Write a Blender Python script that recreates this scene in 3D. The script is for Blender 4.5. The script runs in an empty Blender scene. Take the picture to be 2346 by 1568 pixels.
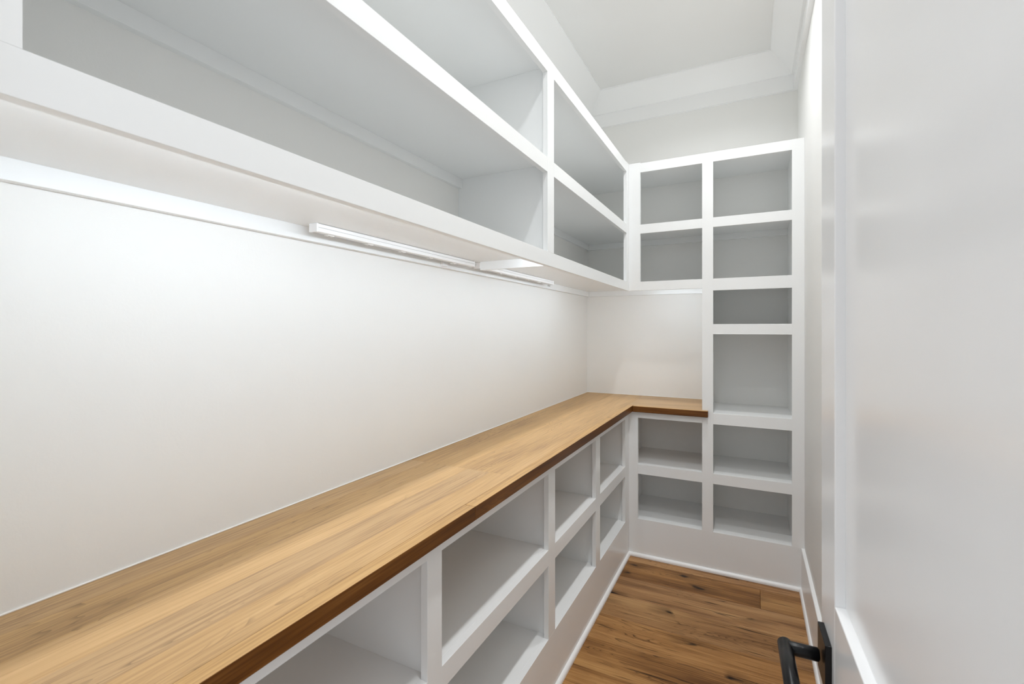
import bpy, bmesh, math, random
from mathutils import Vector, Matrix
random.seed(7)
S = bpy.context.scene
COL = S.collection

# ------------------------------------------------------------------ camera
W_, H_ = 2346., 1568.
F_PX, CX, HZ = 1077., 1173., 755.3
TH = math.atan(548. / F_PX)
cam_d = bpy.data.cameras.new('camera')
cam = bpy.data.objects.new('camera', cam_d)
COL.objects.link(cam)
cam.location = (0, 0, 1.374)
cam.rotation_euler = (math.radians(90), 0, TH)
cam_d.sensor_fit = 'HORIZONTAL'
cam_d.sensor_width = 36
cam_d.lens = 36 * F_PX / W_
cam_d.shift_y = -(H_ / 2 - HZ) / W_
cam_d.clip_start = .01
cam_d.dof.use_dof = True
cam_d.dof.focus_distance = 2.3
cam_d.dof.aperture_fstop = 9
S.camera = cam

# ------------------------------------------------------------------ world, exposure
world = bpy.data.worlds.new('hall_light')
S.world = world
world.use_nodes = True
bg = world.node_tree.nodes['Background']
bg.inputs[0].default_value = (.93, .96, 1, 1)
bg.inputs[1].default_value = 0.95
S.view_settings.view_transform = 'Standard'
S.view_settings.look = 'None'
S.view_settings.exposure = 0.16
S.view_settings.gamma = 1
S.view_settings.use_curve_mapping = False

# many light bounces between the white surfaces of this small room
S.cycles.max_bounces = 16
S.cycles.diffuse_bounces = 12
S.cycles.glossy_bounces = 6

DOWN_W = 5.8      # watts per ceiling downlight
DOWN_Y = (.70, 1.55, 2.40)
DOWN_X = -.2
CEIL = 3.037
STRIP_E = 21.     # emission of the channel lenses

# room planes
XL, XR, YB, YF = -1.073, .2495, 3.325, .14
XC, YC = -.667, 2.885     # faces of the cabinets
FT = .019

# ------------------------------------------------------------------ materials
def newmat(name):
    m = bpy.data.materials.new(name)
    m.use_nodes = True
    nt = m.node_tree
    return m, nt, nt.nodes['Principled BSDF']

def N(nt, typ, **kw):
    n = nt.nodes.new(typ)
    for k, v in kw.items():
        setattr(n, k, v)
    return n

def paint(name, col, rough, bump=.02, scale=220, spec=.5, mottle=.012):
    m, nt, b = newmat(name)
    tc = N(nt, 'ShaderNodeTexCoord')
    no = N(nt, 'ShaderNodeTexNoise')
    no.inputs['Scale'].default_value = scale
    no.inputs['Detail'].default_value = 3
    nt.links.new(tc.outputs['Object'], no.inputs['Vector'])
    bp = N(nt, 'ShaderNodeBump')
    bp.inputs['Strength'].default_value = bump
    bp.inputs['Distance'].default_value = .002
    nt.links.new(no.outputs['Fac'], bp.inputs['Height'])
    nt.links.new(bp.outputs['Normal'], b.inputs['Normal'])
    n2 = N(nt, 'ShaderNodeTexNoise')
    n2.inputs['Scale'].default_value = 3
    nt.links.new(tc.outputs['Object'], n2.inputs['Vector'])
    mx = N(nt, 'ShaderNodeMixRGB')
    mx.inputs[1].default_value = (*[c * (1 - mottle) for c in col], 1)
    mx.inputs[2].default_value = (*[min(1, c * (1 + mottle)) for c in col], 1)
    nt.links.new(n2.outputs['Fac'], mx.inputs[0])
    nt.links.new(mx.outputs[0], b.inputs['Base Color'])
    b.inputs['Roughness'].default_value = rough
    b.inputs['Specular IOR Level'].default_value = spec
    return m

M_WALL = paint('wall_paint', (.83, .829, .812), .62, .10, 160, .35)
M_CEIL = paint('ceiling_paint', (.82, .82, .81), .7, .08, 160, .3)
M_CAB = paint('cabinet_paint', (.842, .854, .855), .27, .015, 90, .5)
M_TRIM = paint('trim_paint', (.885, .89, .89), .3, .01, 90, .5)
M_DOOR = paint('door_paint', (.84, .845, .85), .2, .02, 14, .5)
M_PLASTIC = paint('white_plastic', (.85, .85, .85), .35, 0, 90, .5)
M_CAULK = paint('white_caulk', (.9, .88, .85), .5, 0, 90, .3)

def metal(name, col, rough, met):
    m, nt, b = newmat(name)
    tc = N(nt, 'ShaderNodeTexCoord')
    no = N(nt, 'ShaderNodeTexNoise')
    no.inputs['Scale'].default_value = 400
    nt.links.new(tc.outputs['Object'], no.inputs['Vector'])
    mr = N(nt, 'ShaderNodeMapRange')
    mr.inputs['To Min'].default_value = rough * .85
    mr.inputs['To Max'].default_value = rough * 1.15
    nt.links.new(no.outputs['Fac'], mr.inputs['Value'])
    nt.links.new(mr.outputs['Result'], b.inputs['Roughness'])
    b.inputs['Base Color'].default_value = (*col, 1)
    b.inputs['Metallic'].default_value = met
    b.inputs['Specular IOR Level'].default_value = .5 if met else .22
    return m
M_BLACK = metal('matte_black_metal', (.004, .004, .0045), .3, 0)
M_STEEL = metal('steel', (.5, .5, .5), .35, 1)
M_GREY = metal('grey_metal', (.42, .42, .42), .45, .4)

def glow(name, col, e):
    m, nt, b = newmat(name)
    b.inputs['Base Color'].default_value = (.9, .9, .9, 1)
    b.inputs['Emission Color'].default_value = (*col, 1)
    b.inputs['Emission Strength'].default_value = e
    b.inputs['Roughness'].default_value = .4
    return m
M_LENS = glow('strip_lens', (.81, .905, .99), STRIP_E)
M_RIB = paint('lens_rib_plastic', (.88, .88, .88), .25, 0, 90, .5)
M_DOWN = glow('downlight_lens', (1, .98, .95), 14)

def wood(name, axis, cols, fib, wav, knots, tone, rough, sat=(.95, 1.05), bump=.12, lines=.5, fw=.45, bw=1.0, spec=.5):
    """cols: dark, mid, light; axis: grain direction 0=x 1=y"""
    m, nt, b = newmat(name)
    L = nt.links.new
    tc = N(nt, 'ShaderNodeTexCoord')
    oi = N(nt, 'ShaderNodeObjectInfo')
    mul = N(nt, 'ShaderNodeVectorMath', operation='SCALE')
    mul.inputs[0].default_value = (13.7, 9.3, 5.1)
    L(oi.outputs['Random'], mul.inputs['Scale'])
    add = N(nt, 'ShaderNodeVectorMath', operation='ADD')
    L(tc.outputs['Object'], add.inputs[0]); L(mul.outputs[0], add.inputs[1])

    def mapped(along, across):
        mp = N(nt, 'ShaderNodeMapping')
        sc = [across, across, across]
        sc[axis] = along
        mp.inputs['Scale'].default_value = sc
        L(add.outputs[0], mp.inputs['Vector'])
        return mp.outputs[0]

    def noise(vec, scale, detail, dist=0):
        n = N(nt, 'ShaderNodeTexNoise')
        n.inputs['Scale'].default_value = scale
        n.inputs['Detail'].default_value = detail
        n.inputs['Distortion'].default_value = dist
        L(vec, n.inputs['Vector'])
        return n.outputs['Fac']

    def rng(v, a, b_, c=0, d=1):
        mr = N(nt, 'ShaderNodeMapRange')
        mr.inputs['From Min'].default_value = a; mr.inputs['From Max'].default_value = b_
        mr.inputs['To Min'].default_value = c; mr.inputs['To Max'].default_value = d
        L(v, mr.inputs['Value'])
        return mr.outputs['Result']
    # broad tone bands
    broad = noise(mapped(.9, 9), 1, 4, .4)
    fiber = noise(mapped(5, fib), 1, 4, .2)
    ramp = N(nt, 'ShaderNodeValToRGB')
    e = ramp.color_ramp.elements
    e[0].position = .25; e[0].color = (*cols[0], 1)
    e[1].position = .78; e[1].color = (*cols[2], 1)
    k = e.new(.5); k.color = (*cols[1], 1)
    mixv = N(nt, 'ShaderNodeMath', operation='MULTIPLY_ADD')
    L(fiber, mixv.inputs[0]); mixv.inputs[1].default_value = fw
    sc_ = N(nt, 'ShaderNodeMath', operation='MULTIPLY_ADD')
    L(broad, sc_.inputs[0]); sc_.inputs[1].default_value = bw; sc_.inputs[2].default_value = .5 - .5 * (fw + bw)
    L(sc_.outputs[0], mixv.inputs[2])
    L(mixv.outputs[0], ramp.inputs['Fac'])
    col = ramp.outputs['Color']
    # cathedral growth lines: contour lines of a stretched noise
    field = noise(mapped(.55 * wav, 4.2 * wav), 1, 2.2, .35)
    ml = N(nt, 'ShaderNodeMath', operation='MULTIPLY'); L(field, ml.inputs[0]); ml.inputs[1].default_value = 34
    fr = N(nt, 'ShaderNodeMath', operation='FRACT'); L(ml.outputs[0], fr.inputs[0])
    ring = rng(fr.outputs[0], 0, .35, 1, 0)
    brk = rng(noise(mapped(3, 60), 1, 3), .42, .62)
    area = rng(noise(mapped(1.1, 5), 1, 1), .48, .62)
    r1 = N(nt, 'ShaderNodeMath', operation='MULTIPLY'); L(ring, r1.inputs[0]); L(brk, r1.inputs[1])
    r2 = N(nt, 'ShaderNodeMath', operation='MULTIPLY'); L(r1.outputs[0], r2.inputs[0]); L(area, r2.inputs[1])
    r3 = N(nt, 'ShaderNodeMath', operation='MULTIPLY'); L(r2.outputs[0], r3.inputs[0]); r3.inputs[1].default_value = lines
    mx = N(nt, 'ShaderNodeMixRGB'); L(r3.outputs[0], mx.inputs[0]); L(col, mx.inputs[1])
    mx.inputs[2].default_value = (*[c * .38 for c in cols[0]], 1)
    col = mx.outputs[0]
    if knots:
        # knots: sparse voronoi cells, dark core with a soft halo, warped
        vo = N(nt, 'ShaderNodeTexVoronoi')
        vo.inputs['Scale'].default_value = 1
        vo.voronoi_dimensions = '2D'
        v0 = mapped(2.6, 6.4)
        wn = N(nt, 'ShaderNodeTexNoise'); wn.inputs['Scale'].default_value = 3
        L(v0, wn.inputs['Vector'])
        va = N(nt, 'ShaderNodeVectorMath', operation='MULTIPLY_ADD')
        L(wn.outputs['Color'], va.inputs[0]); va.inputs[1].default_value = (.35, .35, .35); L(v0, va.inputs[2])
        L(va.outputs[0], vo.inputs['Vector'])
        for a, b_, s_, cc in ((.04, .36, .6, .5), (.035, .08, .97, .06)):
            kk = rng(vo.outputs['Distance'], a, b_, s_, 0)
            gate = rng(noise(mapped(2.3, 4.9), 1, 0), .47, .50)
            kg = N(nt, 'ShaderNodeMath', operation='MULTIPLY'); L(kk, kg.inputs[0]); L(gate, kg.inputs[1])
            m2 = N(nt, 'ShaderNodeMixRGB'); L(kg.outputs[0], m2.inputs[0]); L(col, m2.inputs[1])
            m2.inputs[2].default_value = (*[c * cc for c in cols[0]], 1)
            col = m2.outputs[0]
        # checks: short dark cracks along the grain
        ck = rng(noise(mapped(3.2, 60), 1, 2, .6), .67, .72)
        m3 = N(nt, 'ShaderNodeMixRGB')
        L(ck, m3.inputs[0]); L(col, m3.inputs[1]); m3.inputs[2].default_value = (*[c * .3 for c in cols[0]], 1)
        col = m3.outputs[0]
    b.inputs['Specular IOR Level'].default_value = spec
    hs = N(nt, 'ShaderNodeHueSaturation')
    L(col, hs.inputs['Color'])
    L(rng(oi.outputs['Random'], 0, 1, tone[0], tone[1]), hs.inputs['Value'])
    rs = N(nt, 'ShaderNodeMath', operation='FRACT')
    r7 = N(nt, 'ShaderNodeMath', operation='MULTIPLY'); L(oi.outputs['Random'], r7.inputs[0]); r7.inputs[1].default_value = 7.3
    L(r7.outputs[0], rs.inputs[0])
    L(rng(rs.outputs[0], 0, 1, sat[0], sat[1]), hs.inputs['Saturation'])
    L(hs.outputs[0], b.inputs['Base Color'])
    L(rng(fiber, 0, 1, rough - .06, rough + .06), b.inputs['Roughness'])
    bp = N(nt, 'ShaderNodeBump'); bp.inputs['Strength'].default_value = bump; bp.inputs['Distance'].default_value = .001
    L(fiber, bp.inputs['Height']); L(bp.outputs[0], b.inputs['Normal'])
    return m

FC = ((.15, .064, .021), (.34, .168, .060), (.50, .28, .11))
M_FLOOR = wood('floor_oak', 0, FC, 170, 2.6, True, (.88, 1.12), .45, lines=1, fw=.7, bw=1.15, spec=.25)
CC = ((.33, .19, .082), (.515, .317, .137), (.625, .403, .192))
M_TOPY = wood('counter_oak', 1, CC, 190, 2.4, False, (.95, 1.04), .4, (.92, 1.04), .1, .6, .8, .8, .35)
M_TOPX = wood('counter_oak_cross', 0, CC, 190, 2.4, False, (.95, 1.03), .4, (.92, 1.04), .1, .4, .8, .6, .35)
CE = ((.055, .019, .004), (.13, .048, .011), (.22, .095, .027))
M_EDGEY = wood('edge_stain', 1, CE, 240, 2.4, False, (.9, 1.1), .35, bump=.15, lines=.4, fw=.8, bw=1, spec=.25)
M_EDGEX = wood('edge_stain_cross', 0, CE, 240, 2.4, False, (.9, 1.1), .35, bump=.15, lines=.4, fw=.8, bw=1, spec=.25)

# ------------------------------------------------------------------ helpers
def link(name, bm, mats, parent=None, loc=(0, 0, 0), smooth=False):
    me = bpy.data.meshes.new(name)
    bm.normal_update()
    bm.to_mesh(me); bm.free()
    if not isinstance(mats, (list, tuple)):
        mats = [mats]
    for m in mats:
        me.materials.append(m)
    if smooth:
        for p in me.polygons:
            p.use_smooth = True
    o = bpy.data.objects.new(name, me)
    COL.objects.link(o)
    o.location = loc
    if parent:
        o.parent = parent
    return o

def box(name, x0, x1, y0, y1, z0, z1, mat, parent=None, bev=.0004, segs=1, top=None):
    """box given in the parent's frame of axes (world coordinates when the parent has no rotation)"""
    bm = bmesh.new()
    bmesh.ops.create_cube(bm, size=1)
    sx, sy, sz = x1 - x0, y1 - y0, z1 - z0
    for v in bm.verts:
        v.co = Vector((v.co.x * sx, v.co.y * sy, v.co.z * sz))
    bv = min(bev, .3 * min(sx, sy, sz))
    if bv > 0:
        bmesh.ops.bevel(bm, geom=bm.edges[:], offset=bv, segments=segs, affect='EDGES', profile=.5)
    mats = [mat]
    if top:
        mats.append(top)
        bm.normal_update()
        for f in bm.faces:
            if f.normal.z > .5:
                f.material_index = 1
    c = Vector(((x0 + x1) / 2, (y0 + y1) / 2, (z0 + z1) / 2))
    if parent and not parent.get('_local'):
        q = parent
        while q:
            c = c - q.location
            q = q.parent
    return link(name, bm, mats, parent, c)

def run(name, prof, p0, p1, nrm, mat, parent=None, m0=0, m1=0, smooth=False):
    """sweep a closed profile of (d, z) from p0 to p1; d is measured along nrm; m = +1 mitre shortens by d"""
    p0 = Vector((*p0, 0)); p1 = Vector((*p1, 0)); n = Vector((*nrm, 0))
    a = (p1 - p0).normalized()
    mid = (p0 + p1) / 2
    bm = bmesh.new()
    A = [bm.verts.new(p0 + n * d + a * d * m0 + Vector((0, 0, z)) - mid) for d, z in prof]
    B = [bm.verts.new(p1 + n * d - a * d * m1 + Vector((0, 0, z)) - mid) for d, z in prof]
    k = len(prof)
    for i in range(k):
        bm.faces.new((A[i], A[(i + 1) % k], B[(i + 1) % k], B[i]))
    bm.faces.new(A[::-1]); bm.faces.new(B)
    bmesh.ops.recalc_face_normals(bm, faces=bm.faces[:])
    loc = mid.copy()
    if parent:
        loc = loc - parent.location
    return link(name, bm, mat, parent, loc)

def tube(name, p0, p1, r, mat, parent, segs=24, cap_r=.25):
    p0, p1 = Vector(p0), Vector(p1)
    d = p1 - p0
    L = d.length
    bm = bmesh.new()
    c = r * cap_r
    prof = [(0, 0), (r - c, 0), (r, c), (r, L - c), (r - c, L), (0, L)]
    rings = []
    for rr, z in prof:
        if rr == 0:
            rings.append([bm.verts.new((0, 0, z))])
        else:
            rings.append([bm.verts.new((rr * math.cos(2 * math.pi * i / segs), rr * math.sin(2 * math.pi * i / segs), z)) for i in range(segs)])
    for a, b in zip(rings, rings[1:]):
        for i in range(segs):
            j = (i + 1) % segs
            if len(a) == 1:
                bm.faces.new((a[0], b[j], b[i]))
            elif len(b) == 1:
                bm.faces.new((a[i], a[j], b[0]))
            else:
                bm.faces.new((a[i], a[j], b[j], b[i]))
    q = d.to_track_quat('Z', 'Y').to_matrix().to_4x4()
    bmesh.ops.transform(bm, matrix=q, verts=bm.verts[:])
    o = link(name, bm, mat, parent, p0 - (parent.location if parent and not parent.get('_local') else Vector()))
    for p in o.data.polygons:
        p.use_smooth = True
    return o

def thing(name, label, cat, loc, group=None):
    o = bpy.data.objects.new(name, None)
    COL.objects.link(o)
    o.empty_display_size = .1
    o.location = loc
    o['label'] = label; o['category'] = cat
    if group:
        o['group'] = group
    return o

def struct(o):
    o['kind'] = 'structure'
    return o

# ------------------------------------------------------------------ room shell
T = .12
struct(box('wall_left', XL - T, XL, YF - T, YB + T, 0, CEIL + .1, M_WALL, bev=0))
struct(box('wall_back', XL, XR, YB, YB + T, 0, CEIL + .1, M_WALL, bev=0))
struct(box('wall_right', XR, XR + T, YF - T, YB + T, 0, CEIL + .1, M_WALL, bev=0))
struct(box('ceiling', XL, XR, YF - T, YB, CEIL, CEIL + .1, M_CEIL, bev=0))
# front wall with the doorway the camera stands in
DJ0, DJ1, DH = -.625, .126, 2.45
bm = bmesh.new()
for (a, b, z0, z1) in ((XL, DJ0, 0, CEIL), (DJ1, XR, 0, CEIL), (DJ0, DJ1, DH, CEIL)):
    r = bmesh.ops.create_cube(bm, size=1)
    for v in r['verts']:
        v.co = Vector(((a + b) / 2 + v.co.x * (b - a), YF - T / 2 + v.co.y * T, (z0 + z1) / 2 + v.co.z * (z1 - z0)))
struct(link('wall_front', bm, M_WALL))

floor = struct(box('floor', XL, XR, -.9, YB, -.06, -.012, M_FLOOR, bev=0))
# boards run across the room
PW = .1935
k0 = -17
for k in range(-17, 4):
    y0 = 2.6125 + k * PW
    y1 = y0 + PW
    if y0 > YB - .02:
        continue
    y1 = min(y1, YB)
    y0c = max(y0, -.9)
    if k == 0:
        js = [.0415]
    else:
        js = []
        x = XL - random.uniform(.2, 1.6)
        while x < XR:
            x += random.uniform(1.5, 2.1)
            if XL + .1 < x < XR - .1 and not (-.66 < x < .24 and k in (-1, -2, -3, -4, 1)):
                js.append(x)
    xs = [XL] + js + [XR]
    for a, b in zip(xs, xs[1:]):
        box('floorboard', a + .0006, b - .0006, y0c + .0005, y1 - .0005, -.0118, random.uniform(-.0003, .0), M_FLOOR, floor, bev=.0012)

# crown moulding, mitred in the corners
zc = CEIL
crown = [(0, 2.827), (.021, 2.827), (.021, 2.915), (.033, 2.9165), (.036, 2.920), (.143, 3.028), (.148, 3.0285), (.148, zc), (0, zc)]
struct(run('trim_1', crown, (XL, YF), (XL, YB), (1, 0), M_TRIM, m0=1, m1=1))
struct(run('trim_2', crown, (XL, YB), (XR, YB), (0, -1), M_TRIM, m0=1, m1=1))
struct(run('trim_3', crown, (XR, YB), (XR, YF), (-1, 0), M_TRIM, m0=1, m1=1))
struct(run('trim_4', crown, (XR, YF), (XL, YF), (0, 1), M_TRIM, m0=1, m1=1))

def shoe(w, h):
    return [(0, 0), (w, 0)] + [(w * (1 - .95 * (1 - math.cos(t))), h * (.25 + .75 * math.sin(t))) for t in [i * math.pi / 2 / 6 for i in range(7)]] + [(0, h)]
SH = shoe(.014, .02)
base_prof = [(0, 0), (.015, 0), (.015, .223), (.013, .225), (0, .225)]
bb = struct(run('baseboard_right', base_prof, (XR, YC), (XR, YF), (-1, 0), M_TRIM))
run('shoe_moulding', shoe(.011, .02), (XR - .015, YC), (XR - .015, YF), (-1, 0), M_TRIM, bb, m0=1)

# ------------------------------------------------------------------ cabinets
Z1, Z2, Z3, Z4 = 2.379, 2.324, 2.008, 1.954     # upper: top, opening, shelf rail top / bottom
Z5, Z6 = 1.662, 1.610                            # upper: bottom rail
TOPU = 2.3545
LB0, LB1, LS0, LS1, LT, LTOP = .228, .500, .558, .558, .839, .877
SH_T = .019

# ---- left wall cabinet (upper)
c = thing('wall_cabinet', 'long white open wall cabinet along the left wall above the oak countertop', 'cabinet', (XL, YF, Z6))
yb = [(.147, .2025), (1.600, 1.663), (2.830, 2.885)]
for i, (a, b) in enumerate(yb):
    box('stile', XC - FT, XC, a, b, Z6 if i == 2 else Z5, (Z1 if i != 1 else Z2) + (.005 if i == 2 else 0), M_CAB, c)
box('rail', XC - FT, XC, .2025, 2.83, Z2, Z1, M_CAB, c)
box('rail', XC - FT, XC, .2025, 1.600, Z4, Z3, M_CAB, c)
box('rail', XC - FT, XC, 1.663, 2.83, Z4, Z3, M_CAB, c)
box('rail', XC - FT, XC, .147, 2.83, Z6, Z5, M_CAB, c)
box('side_panel', XL, XC - FT, .147, .166, 1.648, TOPU, M_CAB, c)
for a, b in ((.166, 1.622), (1.641, YB)):
    box('shelf', XL, XC - FT, a, b, Z3 - SH_T, Z3, M_CAB, c)
    box('cleat', XL, XL + FT, a, b if b < 3 else YB - FT, Z3 - SH_T - .038, Z3 - SH_T, M_CAB, c)
box('divider', XL, XC - FT, 1.622, 1.641, 1.665, TOPU, M_CAB, c)
box('top_panel', XL, XC - FT, .147, YB, TOPU, TOPU + SH_T, M_CAB, c)
box('bottom_panel', XL, XC - FT, .147, YB, 1.648, 1.665 - .0005, M_CAB, c)
box('cleat', XL, XL + FT, .147, YB - FT, 1.612, 1.648, M_CAB, c)
box('bracket', XL + .095, XC - FT, 1.638, 1.655, 1.6145, 1.648, M_CAB, c)

# ---- back wall cabinet (upper)
c = thing('wall_cabinet', 'small white open wall cabinet with two cubbies on the far wall above the counter corner', 'cabinet', (XC, YC, Z6))
box('stile', XC, -.598, YC, YC + FT, Z6, Z1 + .005, M_CAB, c)
box('rail', -.598, -.25, YC, YC + FT, Z2, Z1, M_CAB, c)
box('rail', -.598, -.25, YC, YC + FT, Z4, Z3, M_CAB, c)
box('rail', -.598, -.25, YC, YC + FT, Z6, Z5, M_CAB, c)
box('shelf', XC - FT + .001, -.2502, YC + FT, YB, Z3 - SH_T, Z3, M_CAB, c)
box('cleat', XC - FT + .001, -.2502, YB - FT, YB, Z3 - SH_T - .038, Z3 - SH_T, M_CAB, c)
box('top_panel', XC - FT + .001, -.2502, YC + FT, YB, TOPU, TOPU + SH_T, M_CAB, c)
box('bottom_panel', XC - FT + .001, -.2502, YC + FT, YB, 1.648, 1.6645, M_CAB, c)
box('cleat', XL + FT, -.2502, YB - FT, YB, 1.612, 1.648, M_CAB, c)
box('cleat', XL + FT, XC - FT, YB - FT, YB, Z3 - SH_T - .038, Z3 - SH_T, M_CAB, c)

# ---- tall bookcase in the right corner
c = thing('tall_cabinet', 'tall white open cabinet in the far right corner, one column of six cubbies', 'cabinet', (0, YC, 0))
TL, TR, XRC = -.192, .192, .2492
box('stile', -.25, TL, YC, YC + FT, .228, Z1, M_CAB, c)
box('stile', TR, XRC, YC, YC + FT, .228, Z1, M_CAB, c)
rows = [(Z2, Z1), (Z4, Z3), (1.595, Z5), (1.347, 1.4045), (.838, .900), (.500, .558)]
for z0, z1 in rows:
    box('rail', TL, TR, YC, YC + FT, z0, z1, M_CAB, c)
box('plinth', -.25, XRC, YC, YC + FT, 0, .228, M_CAB, c)
box('side_panel', -.2498, -.231, YC + FT, YB, 0, TOPU, M_CAB, c)
box('side_panel', .198, .217, YC + FT, YB, 0, TOPU, M_CAB, c)
for z in (Z3, Z5, 1.4045, .900, .558, .228):
    box('shelf', -.231, .198, YC + FT, YB, z - SH_T, z, M_CAB, c)
box('top_panel', -.2498, .217, YC + FT, YB, TOPU, TOPU + SH_T, M_CAB, c)
box('cleat', -.231, .198, YB - FT, YB, Z3 - SH_T - .038, Z3 - SH_T, M_CAB, c)
run('shoe_moulding', SH, (-.25, YC), (XR - .015, YC), (0, -1), M_TRIM, c, m1=.8)

# ---- left base cabinet
c = thing('base_cabinet', 'long low white open base cabinet along the left wall under the oak countertop', 'cabinet', (XL, YF, 0))
ys = [(.147, .2025), (.880, .937), (1.609, 1.674), (2.204, 2.273), (2.797, 2.885)]
for a, b in ys:
    box('stile', XC - FT, XC, a, b, .228, LTOP, M_CAB, c)
bays = [(.2025, .880), (.937, 1.609), (1.674, 2.204), (2.273, 2.797)]
for a, b in bays:
    box('rail', XC - FT, XC, a, b, LT, LTOP, M_CAB, c)
    box('rail', XC - FT, XC, a, b, .500, .558, M_CAB, c)
box('plinth', XC - FT, XC, .147, YC, 0, .228, M_CAB, c)
dv = [(.147, .166), (.899, .918), (1.632, 1.651), (2.229, 2.248), (2.812, 2.831)]
for i, (a, b) in enumerate(dv):
    box('divider' if 0 < i < 4 else 'side_panel', XL, XC - FT, a, b, 0, LTOP - .001, M_CAB, c)
for (a0, a1), (b0, b1) in zip(dv, dv[1:]):
    for z in (.558, .228):
        box('shelf', XL, XC - FT, a1, b0, z - SH_T, z, M_CAB, c)
run('shoe_moulding', SH, (XC, YF), (XC, YC), (1, 0), M_TRIM, c, m1=1)

# ---- back base cabinet
c = thing('base_cabinet', 'short white open base cabinet with two cubbies on the far wall under the counter end', 'cabinet', (XC, YC, 0))
box('stile', XC, -.612, YC, YC + FT, .228, LTOP, M_CAB, c)
for z0, z1 in ((LT, LTOP), (.500, .558)):
    box('rail', -.612, -.25, YC, YC + FT, z0, z1, M_CAB, c)
box('plinth', XC, -.25, YC, YC + FT, 0, .228, M_CAB, c)
box('side_panel', -.7, -.681, YC + FT, YB, 0, LTOP - .001, M_CAB, c)
for z in (.558, .228):
    box('shelf', -.681, -.2502, YC + FT, YB, z - SH_T, z, M_CAB, c)
run('shoe_moulding', SH, (XC, YC), (-.25, YC), (0, -1), M_TRIM, c, m0=1)

# ------------------------------------------------------------------ countertop
c = thing('countertop', 'L-shaped light oak countertop with dark front edge on the white base cabinets', 'countertop', (XL, YF, LTOP))
ZT = .914
XE, YE = -.6387, 2.857
JY = 1.3165
xs = [XL, -1.005, -.918, -.835, -.748, -.670]
for a, b in zip(xs, xs[1:]):
    box('stave', a, b, YF + .002, JY, LTOP, ZT, M_TOPY, c, bev=.0003)
xs = [XL, -.872, -.670]
for a, b in zip(xs, xs[1:]):
    box('stave', a, b, JY, YB, LTOP, ZT - .0003, M_TOPY, c, bev=.0003)
box('stave', -.670, -.2503, YC, YB, LTOP, ZT - .0003, M_TOPX, c, bev=.0003)
for a, b in ((YF + .002, 1.045), (1.045, YC)):
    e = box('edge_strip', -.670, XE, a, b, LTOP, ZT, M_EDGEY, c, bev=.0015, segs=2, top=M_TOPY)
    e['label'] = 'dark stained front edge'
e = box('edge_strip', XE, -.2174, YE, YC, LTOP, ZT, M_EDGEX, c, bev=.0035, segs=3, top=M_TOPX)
e['label'] = 'dark stained front edge'
box('caulk_bead', XL, XL + .003, YF + .002, YB, ZT, ZT + .003, M_CAULK, c, bev=.0008)
box('caulk_bead', XL + .003, -.2503, YB - .003, YB, ZT, ZT + .003, M_CAULK, c, bev=.0008)

# ------------------------------------------------------------------ under-cabinet strip lights
def strip(y0, y1, label, wall_side=False):
    zb, zt = 1.6262, 1.648
    x0, x1 = -1.0205, -.991
    c = thing('strip_light', label, 'light', ((x0 + x1) / 2, y0, zb), 'white strip lights under the left wall cabinet')
    box('end_cap', x0, x1, y0, y0 + .006, zb - .0006, zt - .0002, M_PLASTIC, c, bev=.001)
    box('end_cap', x0, x1, y1 - .006, y1, zb - .0006, zt - .0002, M_PLASTIC, c, bev=.001)
    box('housing', x0 + .001, x1 - .006, y0 + .006, y1 - .006, zb + .003, zt - .0004, M_PLASTIC, c, bev=.001)
    # lens in two ribs along the room side, wrapping under the front half
    box('lens_rib', x1 - .006, x1 - .0005, y0 + .006, y1 - .006, zb + .0115, zt - .0008, M_RIB, c, bev=.001)
    box('lens_rib', x1 - .006, x1, y0 + .006, y1 - .006, zb, zb + .0108, M_RIB, c, bev=.001)
    box('diffuser', x0 + .011, x1 - .006, y0 + .006, y1 - .006, zb, zb + .003, M_RIB, c, bev=.0005)
    box('housing', x0 + .001, x0 + .011, y0 + .006, y1 - .006, zb, zb + .003, M_GREY, c, bev=.0005)
    n = max(1, int(round((y1 - y0) / .148)))
    for i in range(n):
        y = y0 + .045 + i * .147
        if y + .02 > y1 - .02:
            break
        k = box('clip', x0 + .004, x1 - .010, y, y + .022, zb - .0025, zb, M_PLASTIC, c, bev=.0006)
        box('screw_head', x0 + .010, x0 + .015, y + .008, y + .013, zb - .0031, zb - .0024, M_STEEL, k, bev=.0004)
    return c
strip(.846, 1.620, 'white strip light under the left wall cabinet, nearer of the two in view')
s2 = strip(1.657, 2.470, 'white strip light under the left wall cabinet, beyond the white bracket')
tube('connector', (-1.006, 2.42, 1.618), (-1.006, 2.445, 1.618), .004, M_STEEL, s2, 12)
s1 = bpy.data.objects['strip_light']
for i in range(4):
    tube('connector', (-1.011 + i * .005, 1.620, 1.6365), (-1.011 + i * .005, 1.637, 1.6365), .0011, M_STEEL, s1, 8)
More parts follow.
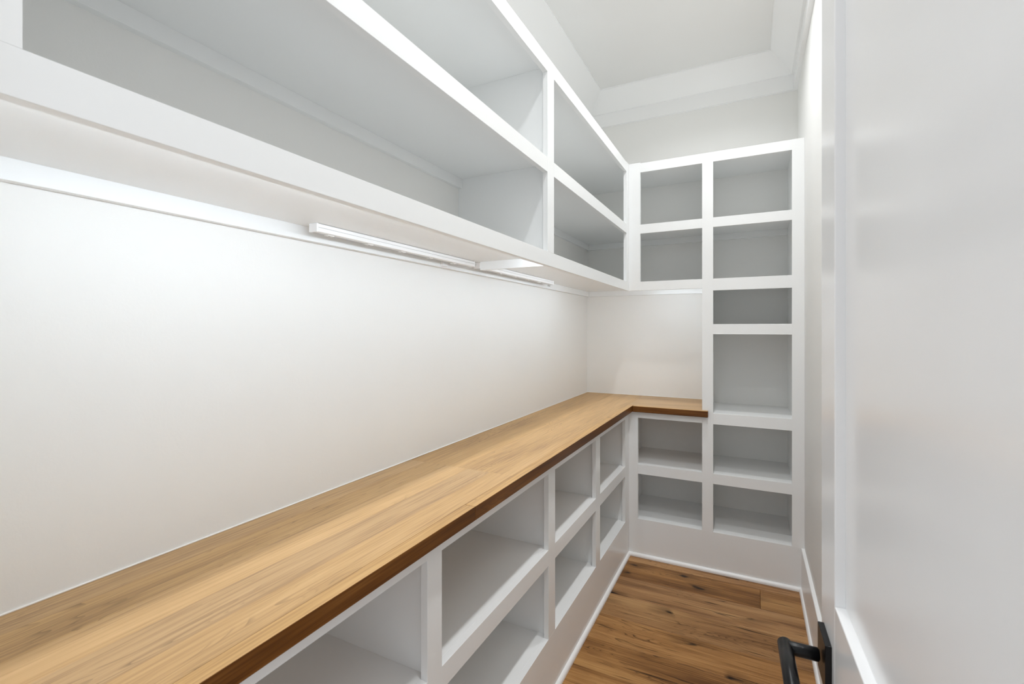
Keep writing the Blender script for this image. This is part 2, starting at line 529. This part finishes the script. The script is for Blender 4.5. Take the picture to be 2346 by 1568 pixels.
# lit channels fixed behind the bottom rails, throwing their light back on the wall
def channel(p0, p1, nrm, label, w=.0185, h=.0165):
    """nrm points from the rail towards the wall; triangular channel with a sloping lit lens"""
    p0, p1, n = Vector((*p0, 0)), Vector((*p1, 0)), nrm
    zt = 1.6478
    mid = (p0 + p1) / 2
    c = thing('strip_light', label, 'light', (mid.x, mid.y, zt), 'lit channels behind the bottom rails')
    run('channel', [(0, zt), (0, zt - h), (.002, zt - h), (w, zt - .003), (w, zt)], p0[:2], p1[:2], n, M_PLASTIC, c).location.z = -zt
    run('lens', [(.0026, zt - h + .0002), (.0032, zt - h - .0006), (w + .0003, zt - .0043), (w - .0003, zt - .0035)], p0[:2], p1[:2], n, M_LENS, c).location.z = -zt
channel((XC - FT, .175), (XC - FT, .82), (-1, 0), 'lit channel hidden behind the bottom rail of the long wall cabinet, nearest the doorway', .013, .026)
channel((XC - FT, .825), (XC - FT, 1.632), (-1, 0), 'lit channel hidden behind the bottom rail of the long wall cabinet, before the bracket')
channel((XC - FT, 1.660), (XC - FT, 2.86), (-1, 0), 'lit channel hidden behind the bottom rail of the long wall cabinet, beyond the bracket')
channel((-.64, YC + FT), (-.265, YC + FT), (0, 1), 'lit channel hidden behind the bottom rail of the small far wall cabinet', .014, .026)
# junction cover on the cleat
j = box('junction_box', XL + FT, XL + FT + .014, 1.47, 1.50, 1.615, 1.640, M_PLASTIC, bev=.002, segs=2)
j['label'] = 'tiny white junction cover on the cleat behind the nearer strip light'; j['category'] = 'cover'

# ------------------------------------------------------------------ ceiling downlights
for i, y in enumerate(DOWN_Y):
    c = thing('downlight', ['round ceiling downlight near the doorway, out of the frame above',
                            'round ceiling downlight at mid room, out of the frame above',
                            'round ceiling downlight nearest the far wall, just above the frame'][i], 'light', (DOWN_X, y, CEIL), 'ceiling downlights')
    bm = bmesh.new()
    prof = [(.050, 0), (.052, -.004), (.070, -.004), (.074, 0)]
    seg = 40
    rings = [[bm.verts.new((r * math.cos(2 * math.pi * q / seg), r * math.sin(2 * math.pi * q / seg), z)) for q in range(seg)] for r, z in prof]
    for a, b in zip(rings, rings[1:]):
        for q in range(seg):
            bm.faces.new((a[q], b[q], b[(q + 1) % seg], a[(q + 1) % seg]))
    bmesh.ops.recalc_face_normals(bm, faces=bm.faces[:])
    link('trim_ring', bm, M_TRIM, c, smooth=True)
    bm = bmesh.new()
    bmesh.ops.create_circle(bm, cap_ends=True, segments=40, radius=.0505)
    for v in bm.verts:
        v.co.z = -.0015
    for f in bm.faces:
        f.normal_flip()
    link('lens', bm, M_DOWN, c)
    ld = bpy.data.lights.new('downlight_lamp', 'AREA')
    ld.shape = 'DISK'; ld.size = .095; ld.energy = DOWN_W; ld.color = (.96, .98, 1); ld.spread = math.radians(140)
    lo = bpy.data.objects.new('downlight_lamp', ld)
    COL.objects.link(lo)
    lo.parent = c
    lo.location = (0, 0, -.006)

# ------------------------------------------------------------------ door
d = bpy.data.objects.new('door_1', None)
COL.objects.link(d)
d['kind'] = 'structure'
d['_local'] = 1
d.location = (.1215, .1425, 0)
d.rotation_euler = (0, 0, math.atan(.037))
L, TK, SW = .708, .035, .098
ZL = 1.0056
box('stile', 0, TK, L - SW, L, .008, 2.43, M_DOOR, d, bev=.0015, segs=2)
box('stile', 0, TK, 0, SW, .008, 2.43, M_DOOR, d, bev=.0015, segs=2)
for z0, z1 in ((2.31, 2.43), (.82, ZL), (.008, .24)):
    box('rail', 0, TK, SW, L - SW, z0, z1, M_DOOR, d, bev=.0015, segs=2)
for z0, z1 in ((ZL, 2.31), (.24, .82)):
    box('panel', .012, .023, SW, L - SW, z0, z1, M_DOOR, d, bev=.0004)
h = bpy.data.objects.new('door_handle', None)
COL.objects.link(h)
h.parent = d
h['_local'] = 1
h['label'] = 'matte black lever handle on a square plate'
hz, hy = .9075, L - .050
box('backplate', -.008, 0, hy - .0305, hy + .0305, hz - .0325, hz + .0325, M_BLACK, h, bev=.0008, segs=2)
tube('neck', (-.010, hy, hz), (-.058, hy, hz), .0092, M_BLACK, h, 28)
tube('lever', (-.0525, hy + .0105, hz), (-.0525, hy - .115, hz), .0098, M_BLACK, h, 28)
# hinges on the jamb
for z in (.22, 1.2, 2.2):
    tube('hinge', (-.004, -.004, z - .045), (-.004, -.004, z + .045), .006, M_BLACK, d, 14)
for o in (d, h):
    if '_local' in o:
        del o['_local']
